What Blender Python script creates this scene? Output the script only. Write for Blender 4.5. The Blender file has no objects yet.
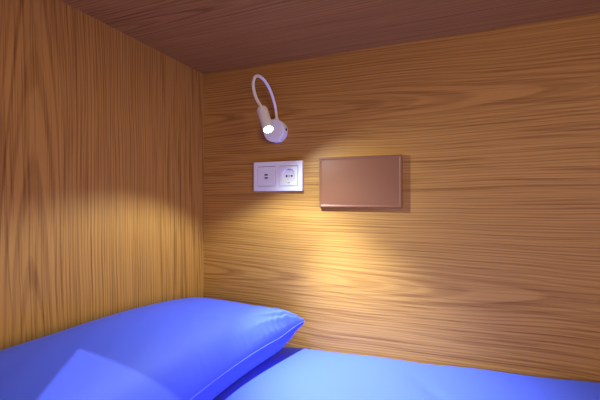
import bpy, bmesh, math, random
from mathutils import Vector, Matrix, noise

scene = bpy.context.scene
col = scene.collection
random.seed(4)

# ---------------------------------------------------------------- layout (metres)
# x along the bunk (0 = head-end panel), y = 0 long back panel, front opening at y = FRONT
CAM = Vector((0.662, -0.883, 0.55))
YAW = math.radians(21.9)
FPX = 361.0
HORIZON = 198.0
CEIL = 0.916
LEN = 2.0
FRONT = -0.92
T = 0.018            # board thickness

# ---------------------------------------------------------------- helpers
def link(o, parent=None):
    col.objects.link(o)
    if parent:
        o.parent = parent
    return o

def obj(name, bm, mat, parent=None, smooth=False, loc=None):
    me = bpy.data.meshes.new(name)
    bmesh.ops.recalc_face_normals(bm, faces=bm.faces[:])
    bm.to_mesh(me)
    bm.free()
    me.materials.append(mat)
    if smooth:
        for p in me.polygons:
            p.use_smooth = True
    o = bpy.data.objects.new(name, me)
    if loc:
        o.location = loc
    return link(o, parent)

def tag(o, label=None, cat=None, group=None, kind=None):
    if label: o['label'] = label
    if cat: o['category'] = cat
    if group: o['group'] = group
    if kind: o['kind'] = kind
    return o

def empty(name, loc):
    o = bpy.data.objects.new(name, None)
    o.location = loc
    o.empty_display_size = 0.02
    return link(o)

def box(bm, lo, hi, bevel=0.0, seg=2):
    r = bmesh.ops.create_cube(bm, size=1.0)
    vs = r['verts']
    for v in vs:
        for i in range(3):
            v.co[i] = lo[i] + (v.co[i] + 0.5) * (hi[i] - lo[i])
    if bevel:
        es = list({e for v in vs for e in v.link_edges})
        bmesh.ops.bevel(bm, geom=es, offset=bevel, segments=seg, profile=0.5, affect='EDGES')

def lathe(bm, prof, mat4, n=48):
    """prof: list of (radius, height) around local z, placed by mat4"""
    rings = []
    for r, h in prof:
        if r < 1e-6:
            rings.append([bm.verts.new(mat4 @ Vector((0, 0, h)))])
        else:
            rings.append([bm.verts.new(mat4 @ Vector((r * math.cos(2 * math.pi * i / n), r * math.sin(2 * math.pi * i / n), h))) for i in range(n)])
    for a, b in zip(rings[:-1], rings[1:]):
        for i in range(n):
            j = (i + 1) % n
            if len(a) == 1 and len(b) == 1:
                continue
            if len(a) == 1:
                bm.faces.new((a[0], b[i], b[j]))
            elif len(b) == 1:
                bm.faces.new((a[i], b[0], a[j]))
            else:
                bm.faces.new((a[i], b[i], b[j], a[j]))

def catmull(pts, per=10, closed=False):
    P = [Vector(p) for p in pts]
    n = len(P)
    out = []
    for i in range(n if closed else n - 1):
        if closed:
            p0, p1, p2, p3 = P[(i - 1) % n], P[i], P[(i + 1) % n], P[(i + 2) % n]
        else:
            p0, p1, p2, p3 = P[max(i - 1, 0)], P[i], P[i + 1], P[min(i + 2, n - 1)]
        for k in range(per):
            t = k / per
            out.append(0.5 * ((2 * p1) + (p2 - p0) * t + (2 * p0 - 5 * p1 + 4 * p2 - p3) * t * t + (3 * p1 - p0 - 3 * p2 + p3) * t ** 3))
    if not closed:
        out.append(P[-1].copy())
    return out

def tube(bm, pts, rad, n=14, closed=False):
    m = len(pts)
    rings = []
    up = None
    for i, p in enumerate(pts):
        a = pts[(i - 1) % m] if closed or i > 0 else pts[i]
        b = pts[(i + 1) % m] if closed or i < m - 1 else pts[i]
        d = (b - a).normalized()
        if up is None:
            up = d.orthogonal().normalized()
        up = (up - d * up.dot(d)).normalized()
        s = d.cross(up)
        r = rad(i / (m - 1)) if callable(rad) else rad
        rings.append([bm.verts.new(p + up * (r * math.cos(2 * math.pi * k / n)) + s * (r * math.sin(2 * math.pi * k / n))) for k in range(n)])
    rng = range(m) if closed else range(m - 1)
    for i in rng:
        a, b = rings[i], rings[(i + 1) % m]
        for k in range(n):
            bm.faces.new((a[k], a[(k + 1) % n], b[(k + 1) % n], b[k]))
    if not closed:
        bm.faces.new(rings[0][::-1])
        bm.faces.new(rings[-1])

def axis_matrix(origin, zdir):
    return Matrix.Translation(origin) @ Vector(zdir).to_track_quat('Z', 'Y').to_matrix().to_4x4()

def smooth01(a, b, x):
    t = max(0.0, min(1.0, (x - a) / (b - a)))
    return t * t * (3 - 2 * t)

# ---------------------------------------------------------------- materials
def new_mat(name):
    m = bpy.data.materials.new(name)
    m.use_nodes = True
    nt = m.node_tree
    return m, nt, nt.nodes['Principled BSDF']

def plain(name, rgb, rough=0.5, spec=0.5, metal=0.0, noise_amt=0.03, coat=0.0):
    m, nt, b = new_mat(name)
    tc = nt.nodes.new('ShaderNodeTexCoord')
    nz = nt.nodes.new('ShaderNodeTexNoise')
    nz.inputs['Scale'].default_value = 60.0
    nz.inputs['Detail'].default_value = 3.0
    nt.links.new(tc.outputs['Object'], nz.inputs['Vector'])
    mx = nt.nodes.new('ShaderNodeMix')
    mx.data_type = 'RGBA'
    mx.inputs[6].default_value = (*[c * (1 - noise_amt) for c in rgb], 1)
    mx.inputs[7].default_value = (*[min(1, c * (1 + noise_amt)) for c in rgb], 1)
    nt.links.new(nz.outputs['Fac'], mx.inputs[0])
    nt.links.new(mx.outputs[2], b.inputs['Base Color'])
    b.inputs['Roughness'].default_value = rough
    b.inputs['Specular IOR Level'].default_value = spec
    b.inputs['Metallic'].default_value = metal
    b.inputs['Coat Weight'].default_value = coat
    return m

def wood(name, along, across, c0, half, a0, k, seed, light, dark, warp=1.0, tilt=0.0, ring_w=0.40):
    """oak veneer: elongated nested rings (cathedral figure) mirrored every `half`, plus fine pores.
    along/across are indices of the object axes"""
    m, nt, b = new_mat(name)
    N, L = nt.nodes, nt.links
    def math_(op, x, y=None, z=None):
        n = N.new('ShaderNodeMath'); n.operation = op
        for i, v in enumerate((x, y, z)):
            if v is None: continue
            if isinstance(v, (int, float)): n.inputs[i].default_value = v
            else: L.new(v, n.inputs[i])
        return n.outputs[0]
    def noise_(vec, scale, detail=2.0, rough=0.5, dims='3D', w=None):
        n = N.new('ShaderNodeTexNoise'); n.noise_dimensions = dims
        n.inputs['Scale'].default_value = scale
        n.inputs['Detail'].default_value = detail
        n.inputs['Roughness'].default_value = rough
        if vec is not None: L.new(vec, n.inputs['Vector'])
        if w is not None: L.new(w, n.inputs['W'])
        return n.outputs['Fac']
    def comb(x, y, z=seed):
        n = N.new('ShaderNodeCombineXYZ')
        for i, v in enumerate((x, y, z)):
            if isinstance(v, (int, float)): n.inputs[i].default_value = v
            else: L.new(v, n.inputs[i])
        return n.outputs[0]
    tc = N.new('ShaderNodeTexCoord')
    sep = N.new('ShaderNodeSeparateXYZ'); L.new(tc.outputs['Object'], sep.inputs[0])
    a = sep.outputs[along]; c = sep.outputs[across]
    # slow wander of the grain, then a finer wobble
    n1 = noise_(comb(math_('MULTIPLY', a, 1.6), math_('MULTIPLY', c, 4.0)), 1.0, 2.0)
    n2 = noise_(comb(math_('MULTIPLY', a, 9.0), math_('MULTIPLY', c, 30.0)), 1.0, 2.0)
    c1 = math_('ADD', c, math_('MULTIPLY', math_('SUBTRACT', n1, 0.5), 0.036 * warp))
    c1 = math_('ADD', c1, math_('MULTIPLY', math_('SUBTRACT', n2, 0.5), 0.0030 * warp))
    c1 = math_('ADD', c1, math_('MULTIPLY', a, tilt))
    q = math_('PINGPONG', math_('SUBTRACT', c1, c0 - 4 * half), half)
    ka = math_('MULTIPLY', math_('SUBTRACT', a, a0), k)
    R = math_('SQRT', math_('ADD', math_('MULTIPLY', q, q), math_('MULTIPLY', ka, ka)))
    rings = noise_(None, 1.0, 1.5, 0.55, '1D', math_('ADD', math_('MULTIPLY', R, 300.0), seed * 3.1))
    drift = noise_(None, 1.0, 2.0, 0.5, '1D', math_('ADD', math_('MULTIPLY', R, 34.0), seed * 1.3))
    wob = noise_(comb(math_('MULTIPLY', a, 5.0), math_('MULTIPLY', c1, 60.0)), 1.0, 2.0, 0.6)
    phase = math_('ADD', math_('ADD', math_('MULTIPLY', R, 2 * math.pi * 160.0), math_('MULTIPLY', drift, 9.0)), math_('MULTIPLY', wob, 2.4))
    lines = math_('SINE', phase)
    ml = N.new('ShaderNodeMapRange'); ml.interpolation_type = 'SMOOTHSTEP'
    ml.inputs['From Min'].default_value = -1.0; ml.inputs['From Max'].default_value = 0.15
    L.new(lines, ml.inputs['Value'])
    broad = noise_(None, 1.0, 1.0, 0.5, '1D', math_('ADD', math_('MULTIPLY', R, 30.0), seed * 7.7))
    pores = noise_(comb(math_('MULTIPLY', a, 4.0), math_('MULTIPLY', math_('ADD', c1, math_('MULTIPLY', R, 0.6)), 300.0)), 1.0, 2.0, 0.6)
    fleck = noise_(comb(math_('MULTIPLY', a, 6.0), math_('MULTIPLY', c1, 90.0)), 1.0, 3.0, 0.6)
    # ring lines: dark thin late-wood
    mr = N.new('ShaderNodeMapRange'); mr.interpolation_type = 'SMOOTHSTEP'
    mr.inputs['From Min'].default_value = 0.34; mr.inputs['From Max'].default_value = 0.50
    L.new(rings, mr.inputs['Value'])
    mp = N.new('ShaderNodeMapRange'); mp.interpolation_type = 'SMOOTHSTEP'
    mp.inputs['From Min'].default_value = 0.36; mp.inputs['From Max'].default_value = 0.52
    L.new(pores, mp.inputs['Value'])
    f = math_('MULTIPLY', mr.outputs[0], ring_w - 0.20)
    f = math_('ADD', f, math_('MULTIPLY', ml.outputs[0], 0.30))
    f = math_('ADD', f, math_('MULTIPLY', mp.outputs[0], 0.72 - ring_w))
    f = math_('ADD', f, math_('MULTIPLY', math_('SUBTRACT', broad, 0.5), 0.14))
    f = math_('ADD', f, math_('MULTIPLY', math_('SUBTRACT', fleck, 0.5), 0.20))
    f = math_('ADD', f, 0.08)
    f = math_('MINIMUM', math_('MAXIMUM', f, 0.0), 1.0)
    mx = N.new('ShaderNodeMix'); mx.data_type = 'RGBA'
    mx.inputs[6].default_value = (*dark, 1); mx.inputs[7].default_value = (*light, 1)
    L.new(f, mx.inputs[0]); L.new(mx.outputs[2], b.inputs['Base Color'])
    rr = math_('ADD', math_('MULTIPLY', f, -0.10), 0.55)
    L.new(rr, b.inputs['Roughness'])
    b.inputs['Specular IOR Level'].default_value = 0.35
    bp = N.new('ShaderNodeBump'); bp.inputs['Strength'].default_value = 0.12; bp.inputs['Distance'].default_value = 0.0006
    L.new(f, bp.inputs['Height']); L.new(bp.outputs[0], b.inputs['Normal'])
    return m

OAK_L, OAK_D = (0.56, 0.280, 0.068), (0.21, 0.072, 0.011)
M_BACK = wood('oak veneer, grain along the bunk', 0, 2, 0.339, 0.2195, -1.0, 0.0325, 2.3, OAK_L, OAK_D)
M_LEFT = wood('oak veneer, upright grain', 2, 1, -0.475, 0.30, -1.1, 0.036, 5.9, OAK_L, OAK_D, ring_w=0.28)
M_CEIL = wood('oak veneer, ceiling board', 0, 1, -0.30, 0.27, -0.9, 0.03, 9.4, OAK_L, OAK_D)
M_BASE = wood('oak veneer, bed base', 0, 1, -0.40, 0.27, -0.9, 0.03, 12.4, OAK_L, OAK_D)

def fabric(name, rgb):
    m, nt, b = new_mat(name)
    N, L = nt.nodes, nt.links
    tc = N.new('ShaderNodeTexCoord')
    nz = N.new('ShaderNodeTexNoise'); nz.inputs['Scale'].default_value = 900; nz.inputs['Detail'].default_value = 2
    L.new(tc.outputs['Object'], nz.inputs['Vector'])
    mx = N.new('ShaderNodeMix'); mx.data_type = 'RGBA'
    mx.inputs[6].default_value = (*[c * 0.94 for c in rgb], 1); mx.inputs[7].default_value = (*[min(1, c * 1.06) for c in rgb], 1)
    L.new(nz.outputs['Fac'], mx.inputs[0]); L.new(mx.outputs[2], b.inputs['Base Color'])
    bp = N.new('ShaderNodeBump'); bp.inputs['Strength'].default_value = 0.05; bp.inputs['Distance'].default_value = 0.0004
    L.new(nz.outputs['Fac'], bp.inputs['Height']); L.new(bp.outputs[0], b.inputs['Normal'])
    b.inputs['Roughness'].default_value = 0.62
    b.inputs['Specular IOR Level'].default_value = 0.35
    b.inputs['Sheen Weight'].default_value = 0.10
    b.inputs['Sheen Roughness'].default_value = 0.7
    b.inputs['Sheen Tint'].default_value = (0.85, 0.92, 1.0, 1)
    return m

BLUE = (0.052, 0.098, 0.84)
M_SHEET = fabric('blue cotton sheet', BLUE)
M_CASE = fabric('blue cotton pillowcase', BLUE)
M_PIPING = fabric('blue piping', (0.085, 0.125, 0.9))
M_WHITE = plain('white plastic', (0.86, 0.85, 0.88), 0.35, 0.5)
M_LAMP = plain('white lacquered metal', (0.92, 0.92, 0.98), 0.3, 0.5, coat=0.2)
M_HOLE = plain('dark contact hole', (0.02, 0.02, 0.022), 0.6, 0.3)
M_GREY = plain('grey marking', (0.35, 0.35, 0.37), 0.5)
M_METAL = plain('earth clip metal', (0.55, 0.54, 0.52), 0.3, 0.5, 0.9)
M_COPPER = plain('copper brown satin plastic', (0.25, 0.098, 0.050), 0.42, 0.28, 0.0, 0.02)

def emitter(name, rgb, strength):
    m, nt, b = new_mat(name)
    b.inputs['Base Color'].default_value = (0.9, 0.9, 0.9, 1)
    b.inputs['Emission Color'].default_value = (*rgb, 1)
    b.inputs['Emission Strength'].default_value = strength
    return m
M_LED = emitter('white light diode', (1.0, 0.98, 0.95), 22.0)

# ---------------------------------------------------------------- setting
def board(name, lo, hi, mat):
    bm = bmesh.new(); box(bm, lo, hi)
    return tag(obj(name, bm, mat), kind='structure')

board('wall_left', (-T, FRONT, -T), (0, 0, CEIL), M_LEFT)
board('wall_back', (-T, 0, -T), (LEN + T, T, CEIL), M_BACK)
board('wall_right', (LEN, FRONT, -T), (LEN + T, 0, CEIL), M_LEFT)
board('ceiling', (-T, FRONT - T, CEIL), (LEN + T, T, CEIL + T), M_CEIL)
board('floor', (0, FRONT, -T), (LEN, 0, 0), M_BASE)
# front panel with the entrance opening
OX0, OX1, OZ0, OZ1 = 0.414, 1.72, 0.14, 0.860
bm = bmesh.new()
box(bm, (-T, FRONT - T, -T), (OX0, FRONT, CEIL))
box(bm, (OX1, FRONT - T, -T), (LEN + T, FRONT, CEIL))
box(bm, (OX0, FRONT - T, -T), (OX1, FRONT, OZ0))
box(bm, (OX0, FRONT - T, OZ1), (OX1, FRONT, CEIL))
tag(obj('wall_front', bm, M_BACK), kind='structure')

# ---------------------------------------------------------------- mattress with fitted sheet
def mat_z(x, y):
    z = 0.1455 + 0.052 * min(x, 1.2)
    z += 0.004 * (noise.noise(Vector((x * 3.0, y * 4.0, 1.7))))
    z += 0.0025 * noise.noise(Vector((x * 9.0 + y * 5.0, y * 3.0, 4.2)))
    # a soft crease running in from the back panel
    d = (x - 0.66) * 0.80 + (y + 0.17) * 0.60
    s = -(x - 0.66) * 0.60 + (y + 0.17) * 0.80
    z -= 0.006 * math.exp(-(d / 0.016) ** 2) * math.exp(-(s / 0.09) ** 2)
    # edges roll down
    for e, r in ((-0.003 - y, 0.022), (y + 0.905, 0.03), (x - 0.004, 0.03), (LEN - 0.006 - x, 0.03)):
        if e < r:
            t = 1 - max(e, 0) / r
            z -= r * (1 - math.sqrt(max(0, 1 - t * t)))
    return z
bm = bmesh.new()
def spaced(lo, hi, n, edge):
    core = [lo + edge + (hi - lo - 2 * edge) * i / n for i in range(n + 1)]
    ends = [edge * (1 - math.cos(math.pi / 2 * i / 8)) for i in range(8)]
    return [lo + e for e in ends] + core + [hi - e for e in reversed(ends)]
xs = spaced(0.004, LEN - 0.006, 240, 0.03)
ys = spaced(-0.905, -0.003, 120, 0.03)
grid = [[bm.verts.new((x, y, mat_z(x, y))) for y in ys] for x in xs]
for i in range(len(xs) - 1):
    for j in range(len(ys) - 1):
        bm.faces.new((grid[i][j], grid[i + 1][j], grid[i + 1][j + 1], grid[i][j + 1]))
loop = [grid[i][0] for i in range(len(xs))] + [grid[-1][j] for j in range(1, len(ys))] + [grid[i][-1] for i in range(len(xs) - 2, -1, -1)] + [grid[0][j] for j in range(len(ys) - 2, 0, -1)]
low = [bm.verts.new((v.co.x, v.co.y, 0.0005)) for v in loop]
n = len(loop)
for i in range(n):
    bm.faces.new((loop[i], loop[(i + 1) % n], low[(i + 1) % n], low[i]))
bm.faces.new(low)
tag(obj('mattress', bm, M_SHEET, smooth=True),
    'low flat mattress in a smooth blue fitted sheet running along the wooden back panel', 'mattress')

# ---------------------------------------------------------------- pillow
PY0, PY1 = -0.79, -0.022           # along the head-end panel
def seam_pt(s, r):
    """outline of the pillow: s across (-1 wall side .. 1 foot side), r along (-1 front .. 1 back panel)"""
    e = abs(r)
    bow = 0.062 * (1 - e ** 2.6) * ((s + 1) / 2) ** 1.5
    xr = 0.328
    xl = 0.0025 + 0.006 * e ** 6
    x = xl + (xr - xl) * (s + 1) / 2 - bow
    endbow = 0.03 * (1 - abs(s) ** 2.4)
    ymid = (PY0 + PY1) / 2
    y = ymid + r * ((PY1 - PY0) / 2 - endbow)
    return x, y
def seam_z(s, r):
    z = 0.222 - 0.010 * (1 - abs(r) ** 2)
    z += 0.013 * smooth01(0.6, 1.0, s) * smooth01(0.75, 1.0, r)
    z -= 0.03 * (1 - s) / 2
    return z
def bulge(s, r, p=0.50, q=0.44):
    if s < 0:
        p *= 0.6           # flattened against the panel
    a = max(0, 1 - abs(s) ** 2.4) ** p
    b = max(0, 1 - abs(r) ** 5.0) ** q
    if a < 1e-6 or b < 1e-6:
        return 0.0
    corner = 1 - 0.50 * math.exp(-(math.hypot(1 - s, (1 - r) * 2.2) / 0.17) ** 2)
    return corner * 1.08 * (a ** -2.4 + b ** -2.4) ** (-1 / 2.4) if min(a, b) > 0 else 0.0
def wrinkle(s, r, x, y):
    w = 0.0
    # puckers gathered along the foot-side seam, strongest near the back corner
    d = 1 - s
    fall = math.exp(-(d / 0.16) ** 1.3)
    amp = (0.0007 + 0.0040 * smooth01(0.35, 0.9, r)) * (0.35 + 1.1 * abs(noise.noise(Vector((y * 22, 9.1, 1)))))
    ph = y * 260 + 5.0 * noise.noise(Vector((y * 17, 3.3, d * 2))) - d * 5
    w += amp * fall * math.sin(ph) * smooth01(0.0, 0.03, d)
    # drag folds running from the corner into the face
    ang = math.atan2(1 - r, 1.35 * (1 - s) + 1e-6)
    dist = math.hypot(1 - r, 1.0 - s)
    w += 0.0030 * math.sin(ang * 13 + 3.0 * noise.noise(Vector((dist * 3, ang * 3, 0)))) * math.exp(-(dist / 0.36) ** 2) * smooth01(0.02, 0.2, dist)
    # one longer crease across the foot half
    cr = (x - 0.20) * 0.55 - (y + 0.22) * 0.84
    al = (x - 0.20) * 0.84 + (y + 0.22) * 0.55
    w -= 0.0016 * math.exp(-(cr / 0.007) ** 2) * math.exp(-(al / 0.045) ** 2)
    w += 0.0030 * noise.noise(Vector((x * 7 - y * 3, y * 5, 7.1)))
    w += 0.0012 * noise.noise(Vector((x * 26 + y * 14, y * 9, 2.2)))
    return w
NS, NR = 130, 220
def warp_t(i, n):       # denser towards the seams
    t = -1 + 2 * i / n
    return math.sin(t * math.pi / 2) * 0.75 + t * 0.25
bm = bmesh.new()
top, bot = {}, {}
for i in range(NS + 1):
    for j in range(NR + 1):
        s, r = warp_t(i, NS), warp_t(j, NR)
        x, y = seam_pt(s, r)
        zs = seam_z(s, r)
        b = bulge(s, r)
        # the wall side is pushed up against the head-end panel
        up = 0.120 * b * (1.0 - 0.44 * s * (1 - 0.50 * smooth01(0.2, 1.0, r))) + 0.018 * b * (1 - r) / 2 + 0.014 * b * (1 - smooth01(0.05, 0.75, r))
        lift = wrinkle(s, r, x, y) * min(1, b * 4)
        top[i, j] = bm.verts.new((max(x, 0.002), min(y, -0.002), zs + up + lift))
        if i in (0, NS) or j in (0, NR):
            bot[i, j] = top[i, j]
        else:
            bb = min(1.0, bulge(s, r, 0.42, 0.42))
            floor_z = mat_z(max(x, 0.05), min(y, -0.04)) + 0.0015
            zb = zs - 0.075 * bb + 0.4 * lift
            bot[i, j] = bm.verts.new((max(x, 0.002), min(y, -0.002), max(zb, floor_z)))
for i in range(NS):
    for j in range(NR):
        bm.faces.new((top[i, j], top[i + 1, j], top[i + 1, j + 1], top[i, j + 1]))
        f = (bot[i, j], bot[i, j + 1], bot[i + 1, j + 1], bot[i + 1, j])
        bm.faces.new(f)
rim = [top[NS, j].co.copy() for j in range(NR + 1)] + [top[i, NR].co.copy() for i in range(NS - 1, -1, -1)] + [top[0, j].co.copy() for j in range(NR - 1, -1, -1)] + [top[i, 0].co.copy() for i in range(1, NS)]
pillow = obj('pillow', bm, M_CASE, smooth=True)
tag(pillow, 'plump blue pillow pushed into the corner against the head-end wooden panel', 'pillow')
bm = bmesh.new()
def clampx(p):
    return Vector((max(p.x, 0.003), min(p.y, -0.003), p.z))
tube(bm, [clampx(p) for p in rim], 0.0010, 8, True)
tag(obj('piping', bm, M_PIPING, pillow, smooth=True), 'thin lighter blue piping along the pillow seam')

# ---------------------------------------------------------------- projection helper for wall-mounted things: pixel -> point at distance d off the back panel
FW = Vector((-math.sin(YAW), math.cos(YAW), 0)); RT = Vector((math.cos(YAW), math.sin(YAW), 0)); UP = Vector((0, 0, 1))
def at(u, v, d):
    ray = FW + RT * ((u - 300) / FPX) + UP * ((HORIZON - v) / FPX)
    return CAM + ray * ((-d - CAM.y) / ray.y)

# ---------------------------------------------------------------- socket plate
p0, p1 = at(253.6, 191.2, 0.009), at(302.2, 160.3, 0.009)
w, h = p1.x - p0.x, p1.z - p0.z
sk = empty('wall_socket', ((p0.x + p1.x) / 2, 0, (p0.z + p1.z) / 2))
tag(sk, 'white double wall socket plate with charging ports, mounted under the reading lamp', 'socket')
hw, hh = w / 2, h / 2
ins = hh * 0.655
cxs = (-hw * 0.455, hw * 0.455)
bm = bmesh.new()
y0, y1 = -0.0090, -0.0002
g = 0.0009                       # joint between frame and inserts
xe = [-hw, cxs[0] - ins - g, cxs[0] + ins + g, cxs[1] - ins - g, cxs[1] + ins + g, hw]
ze = [-hh, -ins - g, ins + g, hh]
def fv(x, y, z): return bm.verts.new((x, y, z))
F = [[fv(x, y0, z) for z in ze] for x in xe]
B = [[fv(x, y1, z) for z in ze] for x in xe]
solid = lambda a, c: 0 <= a < 5 and 0 <= c < 3 and not (c == 1 and a in (1, 3))
for a in range(5):
    for c in range(3):
        if not solid(a, c):
            continue
        bm.faces.new((F[a][c], F[a + 1][c], F[a + 1][c + 1], F[a][c + 1]))
        bm.faces.new((B[a][c], B[a][c + 1], B[a + 1][c + 1], B[a + 1][c]))
        for (da, dc, p, q) in ((-1, 0, (a, c + 1), (a, c)), (1, 0, (a + 1, c), (a + 1, c + 1)), (0, -1, (a, c), (a + 1, c)), (0, 1, (a + 1, c + 1), (a, c + 1))):
            if not solid(a + da, c + dc):
                bm.faces.new((F[q[0]][q[1]], F[p[0]][p[1]], B[p[0]][p[1]], B[q[0]][q[1]]))
bmesh.ops.recalc_face_normals(bm, faces=bm.faces[:])
bm.normal_update()
edges = [e for e in bm.edges if len(e.link_faces) == 2 and e.calc_face_angle(0) > 1.0 and all(abs(v.co.y - y0) < 1e-5 for v in e.verts)]
bmesh.ops.bevel(bm, geom=edges, offset=0.0011, segments=2, profile=0.5, affect='EDGES')
obj('cover_frame', bm, M_WHITE, sk)
YF = -0.0100                     # front of the inserts
# left: charging ports
cx = cxs[0]
bm = bmesh.new(); box(bm, (cx - ins, YF, -ins), (cx + ins, -0.0004, ins), 0.0008)
pt = obj('charger_insert', bm, M_WHITE, sk)
for dz in (0.0042, -0.0040):
    bm = bmesh.new()
    box(bm, (cx - 0.0050, YF - 0.0004, dz - 0.0021), (cx + 0.0050, YF + 0.0004, dz + 0.0021), 0.0003)
    obj('usb_port', bm, M_HOLE, pt)
bm = bmesh.new(); box(bm, (cx - 0.0022, YF - 0.0003, -0.0105), (cx + 0.0022, YF + 0.0002, -0.0095)); obj('port_mark', bm, M_GREY, pt)
# right: round earthed outlet, recessed
cx = cxs[1]
R_ = ins * 0.74
n4 = 64
bm = bmesh.new()
def sq(i, k):
    t = 2 * math.pi * i / n4 + math.pi / 4
    c, q = math.cos(t), math.sin(t)
    m = max(abs(c), abs(q))
    return (cx + k * c / m, k * q / m)
def ci(i, k):
    t = 2 * math.pi * i / n4 + math.pi / 4
    return (cx + k * math.cos(t), k * math.sin(t))
loops = []
for fn, k, y in ((sq, ins, -0.0004), (sq, ins, YF + 0.0006), (sq, ins - 0.0006, YF), (ci, R_ + 0.0008, YF), (ci, R_, YF + 0.0006), (ci, R_ - 0.0006, YF + 0.0068)):
    loops.append([bm.verts.new((fn(i, k)[0], y, fn(i, k)[1])) for i in range(n4)])
for a, b in zip(loops[:-1], loops[1:]):
    for i in range(n4):
        bm.faces.new((a[i], a[(i + 1) % n4], b[(i + 1) % n4], b[i]))
bm.faces.new(loops[-1])
pt = obj('outlet_insert', bm, M_WHITE, sk)
YB = YF + 0.0066
for dx in (-0.0075, 0.0075):
    bm = bmesh.new()
    lathe(bm, [(0.0027, 0.0), (0.0027, 0.0005), (0, 0.0005)], axis_matrix(Vector((cx + dx, YB, 0)), (0, -1, 0)), 20)
    obj('contact_hole', bm, M_HOLE, pt)
bm = bmesh.new()
lathe(bm, [(0.0021, 0.0), (0.0021, 0.0008), (0, 0.0008)], axis_matrix(Vector((cx, YB, 0)), (0, -1, 0)), 16)
obj('centre_screw', bm, M_METAL, pt)
for sgn in (1, -1):
    bm = bmesh.new()
    box(bm, (cx - 0.0026, YF + 0.0012, sgn * (R_ - 0.0012) - 0.0012), (cx + 0.0026, YB, sgn * (R_ - 0.0012) + 0.0012), 0.0003)
    obj('earth_clip', bm, M_METAL, pt)

# ---------------------------------------------------------------- copper brown panel
PT = 0.0105
a0, a1 = at(319.0, 207.3, PT), at(402.0, 154.3, PT)
w, h = a1.x - a0.x, a1.z - a0.z
pn = empty('wall_mounted_panel', ((a0.x + a1.x) / 2, 0, (a0.z + a1.z) / 2))
tag(pn, 'copper brown rectangular panel with a raised rim, fixed right of the white socket', 'panel', kind='thing')
hw, hh = w / 2, h / 2
def rect(x, z, y):
    return [(-x, y, -z), (x, y, -z), (x, y, z), (-x, y, z)]
def rings_mesh(bm, rings, cap):
    rv = [[bm.verts.new(p) for p in r] for r in rings]
    for a, b in zip(rv[:-1], rv[1:]):
        for i in range(4):
            bm.faces.new((a[i], a[(i + 1) % 4], b[(i + 1) % 4], b[i]))
    if cap:
        bm.faces.new(rv[-1])
    return rv
bm = bmesh.new()
box(bm, (-hw, -PT + 0.0024, -hh), (hw, -0.0002, hh), 0.0002)
obj('back_shell', bm, M_COPPER, pn)
bm = bmesh.new()
rm = 0.0068
rings_mesh(bm, [rect(hw, hh, -PT + 0.0024), rect(hw - 0.0003, hh - 0.0003, -PT + 0.0010), rect(hw - 0.0013, hh - 0.0013, -PT + 0.0001), rect(hw - 0.0024, hh - 0.0024, -PT),
                rect(hw - rm + 0.0025, hh - rm + 0.0025, -PT + 0.0004), rect(hw - rm, hh - rm, -PT + 0.0014), rect(hw - rm - 0.0006, hh - rm - 0.0006, -PT + 0.0022)], False)
obj('rim', bm, M_COPPER, pn)
# slightly dished face
bm = bmesh.new()
nx, nz = 40, 26
fx, fz = hw - rm + 0.0001, hh - rm + 0.0001
g = []
for i in range(nx + 1):
    row = []
    for j in range(nz + 1):
        s, r = -1 + 2 * i / nx, -1 + 2 * j / nz
        d = 0.0010 * (1 - s ** 4) * (1 - r ** 4)
        row.append(bm.verts.new((s * fx, -PT + 0.0014 - d * 0.9, r * fz)))
    g.append(row)
for i in range(nx):
    for j in range(nz):
        bm.faces.new((g[i][j], g[i + 1][j], g[i + 1][j + 1], g[i][j + 1]))
obj('face', bm, M_COPPER, pn, smooth=True)

# ---------------------------------------------------------------- reading lamp
bc = at(273.4, 130.2, 0.026)
lamp = empty('reading_lamp', (bc.x, 0, bc.z))
tag(lamp, 'white gooseneck reading lamp switched on, mounted on the back panel above the socket', 'lamp')
O = Vector((bc.x, 0, bc.z))
bm = bmesh.new()
RB = 0.0305
lathe(bm, [(0, 0.0003), (RB - 0.001, 0.0003), (RB, 0.0012), (RB, 0.0235), (RB - 0.0008, 0.0252), (RB - 0.0025, 0.026), (0, 0.026)], axis_matrix(Vector((0, 0, 0)), (0, -1, 0)), 64)
base = obj('wall_base', bm, M_LAMP, lamp)
bm = bmesh.new()
lathe(bm, [(0.0035, 0), (0.0035, 0.0016), (0.0025, 0.0022), (0, 0.0022)], axis_matrix(Vector((RB - 0.0002, -0.0125, 0.002)), (1, 0, 0)), 20)
obj('base_screw', bm, M_HOLE, base)
bm = bmesh.new()
box(bm, (0.010, -0.020, -RB + 0.0005), (0.019, -0.009, -RB + 0.008), 0.0008)
obj('rocker_switch', bm, M_WHITE, base)
# head
head_top = at(261.8, 109.0, 0.128)
head_end = at(268.4, 129.5, 0.150)
ax = (head_end - head_top).normalized()
hl = (head_end - head_top).length
RH = 0.0130
bm = bmesh.new()
mt = axis_matrix(head_top - O, ax)
lathe(bm, [(0, -0.004), (0.0045, -0.004), (0.0062, -0.002), (0.0075, 0.0), (RH - 0.001, 0.0015), (RH, 0.004), (RH, hl - 0.001), (RH - 0.0006, hl), (RH - 0.0022, hl), (RH - 0.0030, hl - 0.004), (RH - 0.0035, hl - 0.0075), (0, hl - 0.0075)], mt, 40)
head = obj('lamp_head', bm, M_LAMP, lamp)
for p in head.data.polygons: p.use_smooth = False
bm = bmesh.new()
lathe(bm, [(RH - 0.0036, hl - 0.0072), (RH - 0.0038, hl - 0.0010), (RH - 0.0048, hl + 0.0012), (RH - 0.0075, hl + 0.0028), (0, hl + 0.0036)], mt, 32)
tag(obj('led_lens', bm, M_LED, head, smooth=True), 'glowing white diode lens')
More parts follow.
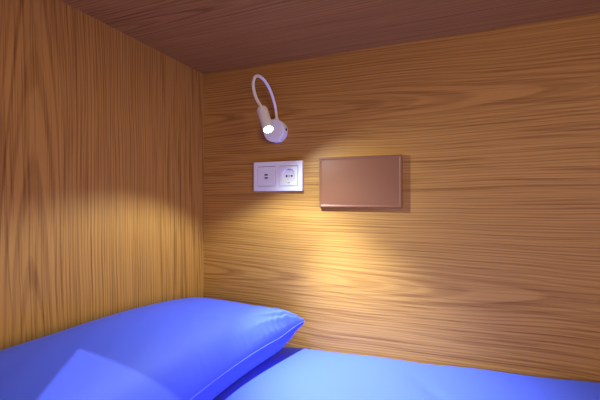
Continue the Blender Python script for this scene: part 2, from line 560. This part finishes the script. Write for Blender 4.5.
# gooseneck
neck = [at(276.6, 120.0, 0.013), at(276.4, 116.0, 0.0135), at(275.2, 107.0, 0.017), at(272.6, 97.0, 0.028), at(268.8, 87.5, 0.045), at(264.0, 80.0, 0.066), at(259.0, 76.2, 0.088),
        at(255.2, 77.0, 0.107), at(253.3, 82.5, 0.116), at(253.8, 90.0, 0.120), at(256.4, 98.5, 0.123)]
neck += [head_top - ax * 0.006, head_top + ax * 0.001]
bm = bmesh.new()
pts = catmull([p - O for p in neck], 26)
def ridged(t):
    return 0.0038 + 0.00022 * math.sin(t * 620)
tube(bm, pts, 0.0038, 16)
obj('gooseneck', bm, M_LAMP, lamp, smooth=True)
bm = bmesh.new()
d0 = (neck[1] - neck[0]).normalized()
lathe(bm, [(0, -0.004), (0.0058, -0.004), (0.0058, 0.003), (0.0048, 0.0045), (0, 0.0045)], axis_matrix(Vector((neck[0].x - O.x, -0.013, RB)), (0, 0, 1)), 24)
obj('neck_collar', bm, M_LAMP, lamp)

# ---------------------------------------------------------------- lights
# the diode's beam
def diode(name, aim, power, angle, blend):
    ld = bpy.data.lights.new(name, 'SPOT')
    ld.energy = power
    ld.color = (0.79, 0.97, 1.0)
    ld.spot_size = math.radians(angle)
    ld.spot_blend = blend
    ld.shadow_soft_size = 0.006
    lo = link(bpy.data.objects.new(name, ld))
    lo.location = head_end + ax * 0.012
    lo.rotation_euler = Vector(aim).to_track_quat('-Z', 'Y').to_euler()
# the diode's optic: a tight core straight down, softer skirts around it
diode('reading_lamp_core', (0.36, 0.03, -0.93), 42.0, 64, 1.0)
diode('reading_lamp_beam', (0.45, 0.00, -0.89), 7.0, 100, 1.0)
diode('reading_lamp_flood', (0.55, -0.03, -0.83), 5.4, 158, 1.0)
diode('reading_lamp_spill', (-0.05, -0.22, -0.97), 6.5, 125, 0.35)

# a small ceiling downlight out in the room, shining through the opening onto the pillow
dd = bpy.data.lights.new('room_downlight', 'SPOT')
dd.energy = 330.0
dd.color = (1.0, 0.95, 0.90)
dd.spot_size = math.radians(70)
dd.spot_blend = 0.3
dd.shadow_soft_size = 0.012
do = link(bpy.data.objects.new('room_downlight', dd))
do.location = (1.326, -2.32, 2.54)
do.rotation_euler = (Vector((0.3, -0.6, 0.2)) - do.location).to_track_quat('-Z', 'Y').to_euler()

# unseen fill light added beyond the foot end to brighten the left wall
wl = bpy.data.lights.new('left_wall_fill_light', 'AREA')
wl.shape = 'RECTANGLE'; wl.size = 0.9; wl.size_y = 0.8
wl.energy = 23.0
wl.color = (1.0, 0.86, 0.70)
wo = link(bpy.data.objects.new('left_wall_fill_light', wl))
wo.location = (2.6, -2.1, 0.75)
wo.rotation_euler = (Vector((0.1, -0.45, 0.6)) - wo.location).to_track_quat('-Z', 'Y').to_euler()

# the room's diffuse light
wd = bpy.data.worlds.new('room')
scene.world = wd
wd.use_nodes = True
bg = wd.node_tree.nodes['Background']
bg.inputs['Color'].default_value = (1.0, 0.75, 0.67, 1)
bg.inputs['Strength'].default_value = 1.2

# ---------------------------------------------------------------- camera
cd = bpy.data.cameras.new('camera')
cd.sensor_width = 36
cd.lens = FPX / 600 * 36
cd.shift_y = (HORIZON - 200) / 600
cd.clip_start = 0.005
co = link(bpy.data.objects.new('camera', cd))
co.location = CAM
co.rotation_euler = (math.radians(90), 0, YAW)
scene.camera = co

vs = scene.view_settings
vs.view_transform = 'Standard'
vs.look = 'None'
vs.gamma = 1
vs.exposure = 0.0
vs.use_curve_mapping = False
